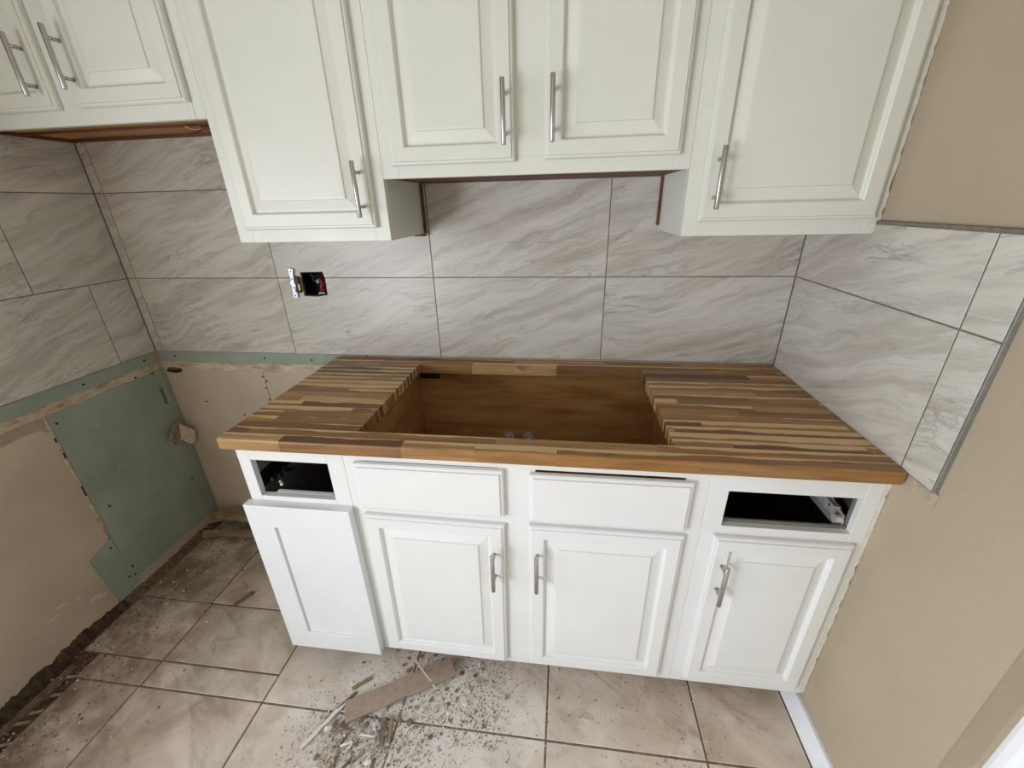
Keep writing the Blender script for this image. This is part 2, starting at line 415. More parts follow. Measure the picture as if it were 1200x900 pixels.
# ------------------------------------------------------------------ wall tiles
GW = .0016
def wtile(parent, wall, u0, u1, z0, z1, notch=None):
    """u runs along the wall; wall: back (x), left (-y), right (-y)"""
    u0 += GW; u1 -= GW; z0 += GW; z1 -= GW
    uc, zc = (u0+u1)/2, (z0+z1)/2
    if notch is None:
        me = slab('tile_'+wall, round(u1-u0, 4), round(z1-z0, 4), TT-.0003, TILE, .0008)
        # slab lies in xy with face +z: stand it up so that z -> wall normal
        key = ('st', me.name)
        if key not in tcache:
            c = me.copy()
            for v in c.vertices: x, y, z = v.co; v.co = (x, -z, y)
            c.update(); tcache[key] = c
        me = tcache[key]
    else:
        m = MB(); m.prism([(x-uc, z-zc) for x, z in notch], 0, TT-.0003, 'y'); me = m.mesh('tile_notched', TILE)
    if wall == 'back': loc, rot = (uc, 0, zc), 0
    elif wall == 'left': loc, rot = (XL, -uc, zc), math.pi/2
    else: loc, rot = (XR, -uc, zc), -math.pi/2
    return ob('tile', me, parent, loc, (0, 0, rot))
rows = [(ZB, ZM), (ZM, ZM+PZ), (ZM+PZ, ZM+PZ+.165)]
J = [XL+.0005, -.612, 0, P, 2*P, XR-.0005]
for ri, (z0, z1) in enumerate(rows):
    for i in range(5):
        a, b = J[i], J[i+1]
        zz = z0 if (ri or i < 2) else z0
        if i == 2 and ri == 0:
            wtile(wall_back, 'back', a, b, z0, z1, [(a+GW, z0+GW), (b-GW, z0+GW), (b-GW, z1-GW), (hx1+.002, z1-GW), (hx1-.002, hz0+.004), (hx0+.05, hz0-.003), (hx0-.002, hz0), (hx0-.002, z1-GW), (a+GW, z1-GW)])
        elif i == 2 and ri == 1:
            wtile(wall_back, 'back', a, b, z0, z1, [(a+GW, z0+GW), (hx0+.001, z0+GW), (hx0, hz1), (hx1-.004, hz1+.002), (hx1, z0+GW), (b-GW, z0+GW), (b-GW, z1-GW), (a+GW, z1-GW)])
        elif ri == 2 and 2 <= i: continue
        else: wtile(wall_back, 'back', a, b, zz, z1)
gb = MB()
for a in ((XL, hx0, ZB, 1.70), (hx1, XR, ZB, 1.53), (hx0, hx1, ZB, hz0), (hx0, hx1, hz1, 1.53)):
    gb.box(a[0], a[1], .0012, WBY-.0001, a[2], a[3])
ob('grout', gb.mesh('grout_back', GROUT), wall_back)
# left wall
for (z0, z1), js in zip(rows, ([.0008, .149, .7617, LEND*-1], [.0008, .317, .93, -LEND], [.0008, .48, 1.09])):
    for a, b in zip(js, js[1:]): wtile(wall_left, 'left', a, b, z0, z1)
ob('grout', MB().box(WLX+.0001, XL-.0012, LEND, WBY, ZB, 1.70).mesh('grout_left', GROUT), wall_left)
# right wall
for z0, z1 in ((ZC-.004, ZM), (ZM, 1.399)):
    for a, b in ((.0008, .6165), (.6165, .702)): wtile(wall_right, 'right', a, b, z0, z1)
ob('grout', MB().box(XR+.0004, WRX-.0001, -.702, WBY, ZC-.004, 1.399).mesh('grout_right', GROUT), wall_right)
ob('edge_trim', MB().box(XR-.0005, WRX, -.7062, -.7022, ZC-.004, 1.405).mesh('edge_trim', EDGE, bevel=.001), wall_right)
ob('edge_trim', MB().box(XR-.001, WRX, -.7025, -.30, 1.399, 1.406).mesh('edge_trim_top', GROUT, bevel=.001), wall_right)
# torn plaster under the tile next to the counter
def ragged(name, u0, u1, z0, z1, n, amp, seed, t, mat, parent, wall, off=0.):
    r = random.Random(seed); top = []; bot = []
    for i in range(n+1):
        u = u0 + (u1-u0)*i/n
        top.append((u, z1 + r.uniform(-amp, amp))); bot.append((u, z0 + r.uniform(-amp, amp)))
    poly = top + bot[::-1]
    m = MB()
    for i in range(n):
        a, b, c, d = top[i], top[i+1], bot[i+1], bot[i]
        k = len(m.v)
        t0 = t*r.uniform(.75, 1.1)
        for q in (a, b, c, d): m.v.append((q[0], -t, q[1]))
        for q in (a, b, c, d): m.v.append((q[0], 0, q[1]))
        m.f += [(k,k+1,k+2,k+3), (k+4,k+7,k+6,k+5), (k,k+4,k+5,k+1), (k+3,k+2,k+6,k+7)]; m.m += [0]*4
        if i == 0: m.f.append((k, k+3, k+7, k+4)); m.m.append(0)
        if i == n-1: m.f.append((k+1, k+5, k+6, k+2)); m.m.append(0)
    me = m.mesh(name, mat)
    if wall == 'back': return ob(name, me, parent, (0, WBY-off, 0))
    if wall == 'left':  # u = -y
        me.transform(Matrix(((0, -1, 0, 0), (-1, 0, 0, 0), (0, 0, 1, 0), (0, 0, 0, 1)))); me.flip_normals()
        return ob(name, me, parent, (WLX+off, 0, 0))
    me.transform(Matrix(((0, 1, 0, 0), (-1, 0, 0, 0), (0, 0, 1, 0), (0, 0, 0, 1))))
    return ob(name, me, parent, (WRX-off, 0, 0))
ragged('torn_plaster', .636, .712, .878, .909, 9, .004, 3, .004, simple('pinkish_plaster', (178, 162, 142), .9, var=.15, scale=60, bump=.6, dist=.003), wall_right, 'right')

# ------------------------------------------------------------------ bare wall under the tiles (left bay)
def screw_dots(parent, pts, wall, off):
    for a, z in pts:
        m = screwmesh
        if wall == 'back': ob('screw', m, parent, (a, off, z))
        else: ob('screw', m, parent, (off, a, z), (0, 0, math.pi/2))
screwmesh = MB().tube([(0, .001, 0), (0, -.0015, 0)], .004, 8).mesh('screw', SCREW)
bs = ragged('backer_board_strip', -.6495, .30, .872, .9195, 24, .0015, 11, .007, GREEN, wall_back, 'back')
ragged('torn_paper_strip', -.6495, .30, .834, .873, 40, .004, 12, .004, TORN, wall_back, 'back')
screw_dots(wall_back, [(-.57, .897), (-.15, .897), (.06, .893)], 'back', WBY-.0072)
ob('drywall_panel', MB().box(-.6495, -.181, WBY-.003, WBY, .105, .836).mesh('drywall_panel', OLDTAN, bevel=.0008), wall_back)
ob('drywall_panel', MB().box(-.177, .30, WBY-.003, WBY, .105, .836).mesh('drywall_panel_b', OLDTAN, bevel=.0008), wall_back)
screw_dots(wall_back, [(-.186, .81), (-.173, .79), (-.186, .755), (-.186, .70), (-.205, .655), (-.50, .68), (-.33, .62), (-.42, .43)], 'back', WBY-.0032)
ob('hole_dark_patch', MB().prism([(-.643, .823), (-.628, .842), (-.585, .845), (-.562, .838), (-.568, .822), (-.60, .815)], WBY-.0040, WBY-.0032, 'y').mesh('hole_dark_patch', SCREW), wall_back)  # dark patch painted in for the shade inside a hole
# left wall
ragged('backer_board_strip', .0105, 1.10, .872, .9195, 24, .0015, 21, .007, GREEN, wall_left, 'left')
ragged('torn_paper_strip', .0105, 1.10, .836, .873, 46, .004, 22, .004, TORN, wall_left, 'left')
ob('green_board', MB().box(WLX, WLX+.006, -.440, WBY-.001, .072, .838).mesh('green_board', GREEN, bevel=.0008), wall_left, label='large green moisture-resistant board')
ob('green_board', MB().prism([(-.532, .268), (-.447, .292), (-.43, .07), (-.425, .050), (-.512, .030), (-.520, .10)], WLX, WLX+.0075, 'x').mesh('green_patch', GREEN), wall_left, label='small green board patch')
ragged('torn_paper_edge', .446, .474, .30, .83, 3, .004, 5, .0025, TORN, wall_left, 'left') if False else None
screw_dots(wall_left, [(-.425, .80), (-.05, .835), (-.12, .845), (-.40, .42), (-.46, .262), (-.452, .10), (-.425, .13), (-.43, .09), (-.06, .30), (-.07, .50), (-.30, .894), (-.06, .897), (-.03, .71)], 'left', WLX+.0078)
# pale torn edge between green board and tan paint
r = random.Random(4); m = MB(); z = .83
while z > .31:
    h = r.uniform(.012, .05); y = -.4435 + r.uniform(-.003, .001); wd = r.uniform(.0035, .008); dk = r.random() > .82; wd = .0028 if dk else wd
    m.prism([(y-wd, z-h), (y, z-h), (y+.001, z), (y-wd*.7, z)], WLX, WLX+.0035, 'x', mi=1 if dk else 0); z -= h*.98
ob('torn_board_edge', m.mesh('torn_board_edge', [TORN, SCREW]), wall_left)
ob('torn_paint_patch', MB().prism([(-.60, .835), (-.447, .835), (-.447, .775), (-.475, .80), (-.52, .803), (-.60, .795)], WLX, WLX+.002, 'x').mesh('torn_paint_patch', simple('exposed_paper', (168, 152, 130), .9, var=.15, scale=30)), wall_left)
for (y, z, s, sd) in ((-.57, .12, .022, 1), (-.66, .19, .014, 2), (-.69, .17, .018, 3), (-.61, .17, .012, 4), (-.545, .105, .012, 5)):
    rr = random.Random(sd); k = 8
    ob('paint_chip_scar', MB().prism([(y + s*rr.uniform(.5, 1.1)*math.cos(2*math.pi*i/k)*1.4, z + s*.6*rr.uniform(.4, 1.2)*math.sin(2*math.pi*i/k)) for i in range(k)], WLX, WLX+.0012, 'x').mesh('paint_chip_scar', simple('pale_scar', (206, 196, 178), .9)), wall_left)
# gouge slots in the green board, slot shade put in as a darker strip
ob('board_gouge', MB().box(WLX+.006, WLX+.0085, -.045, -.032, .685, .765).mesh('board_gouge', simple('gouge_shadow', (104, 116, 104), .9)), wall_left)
ob('board_gouge_lip', MB().box(WLX+.006, WLX+.012, -.030, -.026, .69, .755).mesh('gouge_lip', simple('gouge_lip', (178, 182, 168), .9)), wall_left)
ob('board_gouge_lip', MB().box(WLX+.006, WLX+.012, -.045, -.038, .145, .225).mesh('gouge_lip2', simple('gouge_lip_b', (150, 150, 132), .9)), wall_left)

# rotted wood along the foot of the left wall
r = random.Random(9)
def crumb_strip(name, x0, x1, y0, y1, z0, z1, n, mat, parent, seed):
    r = random.Random(seed); m = MB(); prev = None; h = 1; dx = 0
    for i in range(n+1):
        y = y0 + (y1-y0)*i/n + r.uniform(-.3, .3)*(y1-y0)/n; h = .8*h + .2*r.uniform(.2, 1.7) + r.uniform(-.08, .08); dx = .75*dx + r.uniform(-.005, .005)
        ring = [(x0, y, z0), (x1 + dx + .004, y, z0), (x1 - .010 + dx, y, z1*h*.6), (x0, y, z1*h)]
        k = len(m.v); m.v += ring
        if prev is not None:
            for a in range(4):
                b = (a+1) % 4; m.f.append((prev+a, prev+b, k+b, k+a)); m.m.append(0)
        prev = k
    m.f.append((0, 1, 2, 3)); m.f.append((prev+3, prev+2, prev+1, prev)); m.m += [0, 0]
    return ob(name, m.mesh(name, mat), parent)
ROT = simple('rotted_dark_wood', (74, 60, 46), .95, var=.5, scale=45, bump=1, dist=.01)
ROT2 = simple('rotted_pale_wood', (112, 94, 74), .95, var=.4, scale=40, bump=1, dist=.008)
crumb_strip('rotted_sill', WLX, -.640, LEND, -.50, -.01, .036, 170, ROT, wall_left, 1)
crumb_strip('rotted_sill', WLX, -.636, -.50, 0, -.01, .026, 110, ROT2, wall_left, 2)
crumb_strip('splintered_batten', -.612, -.600, LEND, -.74, -.0099, .006, 30, ROT2, floor, 3)
for i in range(7):
    y = -.78 - .05*i + r.uniform(-.01, .01); x = r.uniform(-.60, -.575)
    ob('mortar_ridge', MB().prism([(x, y), (x+.035, y+.012), (x+.037, y+.018), (x+.002, y+.008)], -.0099, -.004, 'z').mesh('mortar_ridge', simple('thinset', (160, 146, 124), .95)), floor)

# ------------------------------------------------------------------ cabinets
def ring_door(name, w, h, prof, t, mat, fieldmat=None, split=None):
    """concentric rectangular profile: prof = [(inset, height)], t = thickness; front faces -y, lower-left corner at origin"""
    def build(pr, back):
        m = MB(); rings = []
        for d, hh in pr:
            k = len(m.v); m.v += [(d, -hh, d), (w-d, -hh, d), (w-d, -hh, h-d), (d, -hh, h-d)]; rings.append(k)
        for a, b in zip(rings, rings[1:]):
            for i in range(4):
                j = (i+1) % 4; m.f.append((a+i, a+j, b+j, b+i)); m.m.append(0)
        if back == 'solid':
            m.f.append(tuple(rings[0]+i for i in (3, 2, 1, 0))); m.m.append(0)
            m.f.append(tuple(rings[-1]+i for i in range(4))); m.m.append(0)
        elif back == 'ring':
            a, b = rings[-1], rings[0]
            for i in range(4):
                j = (i+1) % 4; m.f.append((a+i, a+j, b+j, b+i)); m.m.append(0)
        return m.mesh(name, mat)
    frame = build(prof[:split] + [(prof[split-1][0], 0)], 'ring') if split else build(prof, 'solid')
    pan = build([(prof[split-1][0]+.0001, 0.001), (prof[split-1][0]+.0001, prof[split-1][1])] + prof[split:], 'solid') if split else None
    return frame, pan
RAISED = [(0, 0), (0, .011), (.003, .0145), (.0075, .0150), (.009, .019), (.0395, .019), (.042, .0165), (.0445, .0090), (.046, .0075), (.050, .0078), (.074, .0150), (.0755, .0185), (.079, .0190)]
RSPLIT = 9
SHAKER = [(0, 0), (0, .0265), (.001, .027), (.077, .027), (.078, .0262), (.0782, .0195)]
SSPLIT = 5
HANDLE_L, HR = .134, .0060
hb = MB().tube([(0, -.032, -HANDLE_L/2), (0, -.032, -HANDLE_L/2+.0012), (0, -.032, HANDLE_L/2-.0012), (0, -.032, HANDLE_L/2)], [HR*.86, HR, HR, HR*.86], 14).mesh('handle_bar', STEEL, smooth=False)
hp = MB().tube([(0, .0005, 0), (0, -.030, 0)], .0046, 10).mesh('handle_post', STEEL)
def handle_mesh():
    m = MB().tube([(0, -.032, -HANDLE_L/2), (0, -.032, -HANDLE_L/2+.0012), (0, -.032, HANDLE_L/2-.0012), (0, -.032, HANDLE_L/2)], [HR*.86, HR, HR, HR*.86], 14)
    for s in (-1, 1): m.tube([(0, .0005, s*.041), (0, -.029, s*.041)], .0046, 10)
    me = m.mesh('handle', STEEL)
    for p in me.polygons: p.use_smooth = len(p.vertices) == 4
    return me
HM = handle_mesh()
def door(parent, base, x0, x1, z0, z1, yface, mat, handle=None, style='raised', tilt=0):
    """base = parent's world location; handle = (x, zmid) in world"""
    prof, sp = (RAISED, RSPLIT) if style == 'raised' else (SHAKER, SSPLIT)
    fm, pm = ring_door('door', x1-x0, z1-z0, prof, .019, mat, split=sp)
    d = ob('door', fm, parent, (x0-base[0], yface-base[1], z0-base[2]), (0, tilt, 0))
    ob('raised_panel' if style == 'raised' else 'recessed_panel', pm, d)
    if handle: ob('handle', HM, d, (handle[0]-x0, -.019, handle[1]-z0), label='brushed nickel bar handle')
    return d
DRAWER = [(0, 0), (0, .012), (.004, .0145), (.0085, .0150), (.010, .019)]
def drawer_front(parent, base, x0, x1, z0, z1, yface, mat, tilt=0):
    fm, _ = ring_door('drawer_front', x1-x0, z1-z0, DRAWER, .019, mat)
    return ob('drawer_front', fm, parent, (x0-base[0], yface-base[1], z0-base[2]), (0, tilt, 0))
def face_frame(parent, base, bars, y0, y1, mat):
    for nm, x0, x1, z0, z1 in bars:
        ob(nm, MB().box(x0-base[0], x1-base[0], y0-base[1], y1-base[1], z0-base[2], z1-base[2]).mesh(nm, mat, bevel=.0008), parent)
def empty(name, loc, label, cat, group=None): return ob(name, None, None, loc, (0,0,0), label, cat, group)
def panel(parent, base, name, x0, x1, y0, y1, z0, z1, mat, bevel=.0006):
    return ob(name, MB().box(x0-base[0], x1-base[0], y0-base[1], y1-base[1], z0-base[2], z1-base[2]).mesh(name, mat, bevel=bevel), parent)

# ---- uppers (front of face frame at y = -.299)
FU = -.299; UT = 2.13; YB = -.0015
# 1: short cabinet over the range bay
b = (-.27, FU, 1.689)
u1 = empty('upper_cabinet', b, 'short white two-door upper cabinet over the bare range bay with brown underside', 'cabinet')
xa, xb = -.6485, .1005
face_frame(u1, b, [('stile', xa, -.615, 1.689, UT), ('stile', .088, xb, 1.689, UT), ('stile', -.300, -.214, 1.736, UT-.05), ('rail', -.615, .088, 1.689, 1.736), ('rail', -.615, .088, UT-.05, UT)], FU, FU+.019, CREAM)
panel(u1, b, 'side_panel', xa, xa+.012, FU+.0195, YB, 1.694, UT, RAWBROWN); panel(u1, b, 'side_panel', xb-.012, xb, FU+.0195, YB, 1.694, UT, RAWBROWN)
panel(u1, b, 'bottom_panel', xa+.0125, xb-.0125, FU+.0195, YB-.02, 1.704, 1.716, PLY)
panel(u1, b, 'bottom_cleat', xa+.0125, xb-.0125, YB-.019, YB, 1.697, 1.74, RAWBROWN)
panel(u1, b, 'bottom_cleat', xa+.0125, xb-.0125, -.165, -.150, 1.6985, 1.7035, RAWBROWN)
panel(u1, b, 'top_panel', xa+.0125, xb-.0125, FU+.0195, YB, UT-.012, UT, CREAM)
door(u1, b, -.628, -.288, 1.725, 2.10, FU-.0005, CREAM, (-.320, 1.817))
door(u1, b, -.224, .106-.006, 1.726, 2.10, FU-.0005, CREAM, (-.2005, 1.826))
# 2: tall cabinet
b = (.35, FU, 1.376)
u2_ = empty('upper_cabinet', b, 'tall white one-door upper cabinet above the open electrical box', 'cabinet')
xa, xb = .1015, .598
def tall(u, b, xa, xb, dx0, dx1, hx, left_w, right_w):
    face_frame(u, b, [('stile', xa, dx0+.012, 1.376, UT), ('stile', dx1-.012, xb, 1.376, UT), ('rail', dx0+.012, dx1-.012, 1.376, 1.42), ('rail', dx0+.012, dx1-.012, UT-.05, UT)], FU, FU+.019, CREAM)
    panel(u, b, 'bottom_panel', xa+.0125, xb-.0125, FU+.0195, YB, 1.389, 1.401, PLY)
    panel(u, b, 'top_panel', xa+.0125, xb-.0125, FU+.0195, YB, UT-.012, UT, CREAM)
    panel(u, b, 'side_panel', xa, xa+.012, FU+.0195, YB, 1.376, UT, CREAM); panel(u, b, 'side_panel', xb-.012, xb, FU+.0195, YB, 1.376, UT, CREAM)
xa = .1325
tall(u2_, b, xa, xb, .167, .567, 0, 0, 0)
panel(u2_, b, 'filler_strip', .1012, .1320, FU+.0005, FU+.019, 1.6892, UT, CREAM)
door(u2_, b, .167, .567, 1.411, 2.10, FU-.0005, CREAM, (.541, 1.506))
panel(u2_, b, 'wood_cleat', .5985, .6065, -.012, YB, 1.378, 1.5295, RAWBROWN); 
panel(u2_, b, 'wood_cleat', .570, .6065, -.0335, -.0125, 1.3685, 1.3755, RAWBROWN)
# 3: centre cabinet, raised over the sink
b = (.99, FU, 1.531)
u3 = empty('upper_cabinet', b, 'white two-door upper cabinet raised above the sink cutout', 'cabinet')
xa, xb = .5985, 1.3805
face_frame(u3, b, [('stile', xa, .643, 1.531, UT), ('stile', 1.341, xb, 1.531, UT), ('stile', .942, 1.040, 1.572, UT-.05), ('rail', .643, 1.341, 1.531, 1.572), ('rail', .643, 1.341, UT-.05, UT)], FU, FU+.019, CREAM)
panel(u3, b, 'bottom_panel', xa, xb, FU+.0195, YB, 1.533, 1.545, RAWBROWN)
panel(u3, b, 'top_panel', xa, xb, FU+.0195, YB, UT-.012, UT, CREAM)
door(u3, b, .631, .954, 1.560, 2.10, FU-.0005, CREAM, (.932, 1.660))
door(u3, b, 1.028, 1.353, 1.562, 2.10, FU-.0005, CREAM, (1.0475, 1.662))
# 4: right tall
b = (1.6, FU, 1.376)
u4 = empty('upper_cabinet', b, 'tall white one-door upper cabinet caulked to the tan right wall', 'cabinet')
xa, xb = 1.381, 1.831
tall(u4, b, xa, xb, 1.413, 1.820, 0, 0, 0)
door(u4, b, 1.413, 1.820, 1.411, 2.10, FU-.0005, CREAM, (1.4405, 1.507))
panel(u4, b, 'wood_cleat', 1.3725, 1.3805, -.012, YB, 1.39, 1.5295, RAWBROWN)
def bead(x0, x1, z0, z1, seed, y0, y1, b):
    r = random.Random(seed); L = []; z = z0
    while z < z1: L.append((x1 - b[0] - (r.uniform(0, .0016) if r.random() < .88 else r.uniform(.002, .005)), z - b[2])); z += r.uniform(.003, .018)
    return MB().prism([(x0-b[0], z1-b[2])] + [(x0-b[0], z0-b[2])] + L + [(x1-b[0]-.002, z1-b[2])], y0-b[1], y1-b[1], 'y')
m = bead(1.8312, 1.8428, 1.378, UT, 2, FU+.0005, FU+.016, b)
ob('caulk_bead', m.mesh('caulk_bead', CAULK), u4)

# ---- base cabinets (face frame front at y = -.605)
FB = -.605; ZT = .8785; ZK = .077
def carcass(u, b, xa, xb, mat, back=None, floor_z=.095):
    panel(u, b, 'side_panel', xa, xa+.012, FB+.0195, -.008, floor_z-.012, ZT-.001, mat); panel(u, b, 'side_panel', xb-.012, xb, FB+.0195, -.008, floor_z-.012, ZT-.001, mat)
    panel(u, b, 'back_panel', xa+.0125, xb-.0125, -.020, -.008, 0.0005, ZT-.001, back or mat)
    panel(u, b, 'bottom_panel', xa+.0125, xb-.0125, FB+.0195, -.0205, floor_z-.012, floor_z, back or mat)
    panel(u, b, 'toe_kick', xa, xb, -.535, -.523, 0.0005, floor_z-.0125, RAWBROWN)
# left
b = (.35, FB, 0)
c1 = empty('base_cabinet', b, 'white base cabinet with a plain shaker door and an empty drawer opening', 'cabinet')
xa, xb = .192, .5065
ox = (.228, .458, .703, .826)
face_frame(c1, b, [('stile', xa, ox[0], ZK, ZT), ('stile', ox[1], xb, ZK, ZT), ('rail', ox[0], ox[1], ox[3], ZT), ('rail', ox[0], ox[1], .655, ox[2]), ('rail', ox[0], ox[1], ZK, .115)], FB, FB+.019, WHITE)
carcass(c1, b, xa, xb, GREYCARC, INNERDARK)  # black panels put the opening's dark interior into the colour
door(c1, b, .183, .506, .076, .687, FB-.0005, NEWWHITE, None, 'shaker')
panel(c1, b, 'opening_sill', .262, .440, FB+.0195, FB+.032, .6985, .7035, TRIMW)
# old drawer runner clutter seen in the opening
panel(c1, b, 'drawer_slide', .2045, .216, FB+.03, -.06, .708, .752, DARKMET)
panel(c1, b, 'drawer_slide', .4705, .482, FB+.03, -.06, .708, .752, DARKMET)
rr = random.Random(5)
for k in range(9):
    x, y, z = .2235+rr.random()*.03, FB+.03+k*.017, .706+rr.random()*.035
    q = rr.uniform(.007, .013); ob('hinge_bracket', MB().box(x-b[0], x+q-b[0], y-b[1], y+.013-b[1], z, z+q).mesh('hinge_bracket', DARKMET, bevel=.001), c1)
for (x, y, z, s) in ((.275, FB+.03, .722, .007), (.445, FB+.028, .722, .007), (.325, FB+.20, .775, .016), (.255, FB+.05, .715, .006)):
    ob('roller', MB().tube([(x-b[0], y-b[1], z-s*.3), (x-b[0]+s*.2, y-b[1]+.002, z+s*.8)], s*.62, 10).mesh('roller', simple('pale_nylon', (206, 206, 208), .5)), c1)
# sink base
b = (.98, FB, 0)
c2 = empty('base_cabinet', b, 'white two-door sink base cabinet with two false drawer fronts', 'cabinet')
xa, xb = .507, 1.4495
face_frame(c2, b, [('stile', xa, .556, ZK, ZT), ('stile', 1.395, xb, ZK, ZT), ('stile', .928, 1.026, .105, ZT-.035), ('rail', .556, 1.395, ZT-.035, ZT), ('rail', .556, .928, .655, .71), ('rail', 1.026, 1.395, .655, .71), ('rail', .556, 1.395, ZK, .105)], FB, FB+.019, WHITE)
carcass(c2, b, xa, xb, PLY, PLY)
drawer_front(c2, b, .540, .944, .693, .843, FB-.0005, WHITE)
drawer_front(c2, b, 1.012, 1.411, .688, .838, FB-.0005, WHITE)
door(c2, b, .5345, .9355, .101, .671, FB-.0005, WHITE, (.906, .531), tilt=.013)
door(c2, b, 1.0095, 1.4105, .100, .672, FB-.0005, WHITE, (1.0325, .534))
for x in (.874, .957):
    v = ob('supply_valve', MB().tube([(x-b[0], -.0205-b[1], .585), (x-b[0], -.075-b[1], .585)], .011, 12).mesh('supply_valve', ZINC), c2)
    ob('valve_escutcheon', MB().tube([(x-b[0], -.0206-b[1], .585), (x-b[0], -.026-b[1], .585)], .024, 16).mesh('valve_escutcheon', ZINC), v)
panel(c2, b, 'gap_dark_sheet', .513+.012, .606, -.0215, -.0203, .835, ZT-.001, INNERDARK)  # black sheet painted in as the dark of the open gap
# right
b = (1.64, FB, 0)
c3 = empty('base_cabinet', b, 'white one-door base cabinet with an empty drawer opening beside the tan wall', 'cabinet')
xa, xb = 1.450, 1.8315
ox = (1.4975, 1.7975, .704, .8115)
face_frame(c3, b, [('stile', xa, ox[0], ZK, ZT), ('stile', ox[1], xb, ZK, ZT), ('rail', ox[0], ox[1], ox[3], ZT), ('rail', ox[0], ox[1], .655, ox[2]), ('rail', ox[0], ox[1], ZK, .13)], FB, FB+.019, WHITE)
carcass(c3, b, xa, xb, CARC)
door(c3, b, 1.483, 1.808, .112, .679, FB-.0005, WHITE, (1.5125, .548))
panel(c3, b, 'opening_edge', ox[0], ox[1], FB+.0195, FB+.026, .703, .711, GREYCARC); panel(c3, b, 'opening_edge', ox[1]-.001, ox[1]+.012, FB+.0195, FB+.03, .712, .82, GREYCARC)
m = MB()
m.prism([(FB+.022, .700), (-.05, .700), (-.05, .745), (FB+.16, .745), (FB+.10, .752), (FB+.03, .735)], 1.790-b[0], 1.793-b[0], 'x')
m.prism([(FB+.022, .700), (-.05, .700), (-.05, .703), (FB+.022, .703)], 1.778-b[0], 1.793-b[0], 'x')
m.prism([(FB+.05, .742), (-.05, .742), (-.05, .745), (FB+.05, .745)], 1.778-b[0], 1.793-b[0], 'x')
for v_ in range(len(m.v)): x, y, z = m.v[v_]; m.v[v_] = (x, y-b[1], z)
ds = ob('drawer_slide', m.mesh('drawer_slide', ZINC), c3)
for k in range(4): ob('slide_hole', MB().tube([(1.7899-b[0], .05+k*.035, .722+.002*k), (1.7893-b[0], .05+k*.035, .722+.002*k)], .004, 8).mesh('slide_hole', SCREW), ds)
ob('roller', MB().tube([(1.772-b[0], .034, .722), (1.789-b[0], .034, .722)], .011, 14).mesh('roller', ZINC), c3)
ob('slide_bracket', MB().box(1.4985-b[0], 1.508-b[0], .022, .032, .7115, .730).mesh('slide_bracket', ZINC, bevel=.002), c3)
m = bead(1.8317, 1.8428, .08, .875, 12, FB+.0005, FB+.016, b)
ob('caulk_bead', m.mesh('caulk_bead_base', CAULK), c3)

# ------------------------------------------------------------------ butcher block worktop with sink cutout
CT, CB, CX0, CX1 = .914, .8795, .183, 1.8318
RW = .0333; CYF, CYB = -.6395, -.0055
SX0, SX1 = .547, 1.365
top = empty('butcher_block_worktop', (1.0, -.32, CB), 'acacia butcher block worktop with a rectangular sink cutout', 'countertop')
tones = [((160, 122, 80), 8), ((140, 104, 68), 6), ((172, 134, 90), 5), ((188, 150, 102), 3), ((114, 82, 54), 4), ((162, 120, 72), 3), ((200, 166, 118), 2)]
bag = [t for t, k in tones for _ in range(k)]
r = random.Random(31)
def stave(x0, x1, y0, y1, col, front=False):
    m = MB(); a = (x1-x0)/2; d = (y1-y0)/2; h = CT-CB; g = .00012
    if front:
        n = 5; R = .006; poly = [(d-g, 0), (d-g, h)]
        for k in range(n+1):
            t = math.pi/2*k/n; poly.append((-d+R-R*math.sin(t), h-R+R*math.cos(t)))
        for k in range(n):
            t = math.pi/2*k/(n-1); poly.append((-d+R*.5-R*.5*math.cos(t), R*.5-R*.5*math.sin(t)))
        m.prism(poly, -a+g, a-g, 'x'); me = m.mesh('stave', [STAVE, STAVE_F])
        for p in me.polygons:
            if p.normal.y < -.6: p.material_index = 1
    else:
        m.box(-a+g, a-g, -d+g, d-g, 0, h); me = m.mesh('stave', STAVE, bevel=.0004)
    o = ob('stave', me, top, ((x0+x1)/2-1.0, (y0+y1)/2+.32, 0)); o.color = lin(col)
last = None
nrow = round((CYB-CYF)/RW)
for i in range(nrow):
    y0 = CYF + i*(CYB-CYF)/nrow; y1 = y0 + (CYB-CYF)/nrow
    x = CX0 - r.uniform(0, .30); cuts = []
    while x < CX1:
        ln = r.choice([r.uniform(.16, .34), r.uniform(.30, .60), r.uniform(.42, .75)]); cuts.append((x, x+ln)); x += ln
    for a, c in cuts:
        col = r.choice(bag)
        while col == last: col = r.choice(bag)
        last = col; j = r.uniform(.93, 1.07); col = tuple(min(255, int(v*j)) for v in col)
        a = max(a, CX0); c = min(c, CX1)
        if c - a < .004: continue
        if 2 <= i < nrow-2:
            for p0, p1 in ((a, min(c, SX0)), (max(a, SX1), c)):
                if p1 - p0 > .003: stave(p0, p1, y0, y1, col)
        else: stave(a, c, y0, y1, col, i == 0)

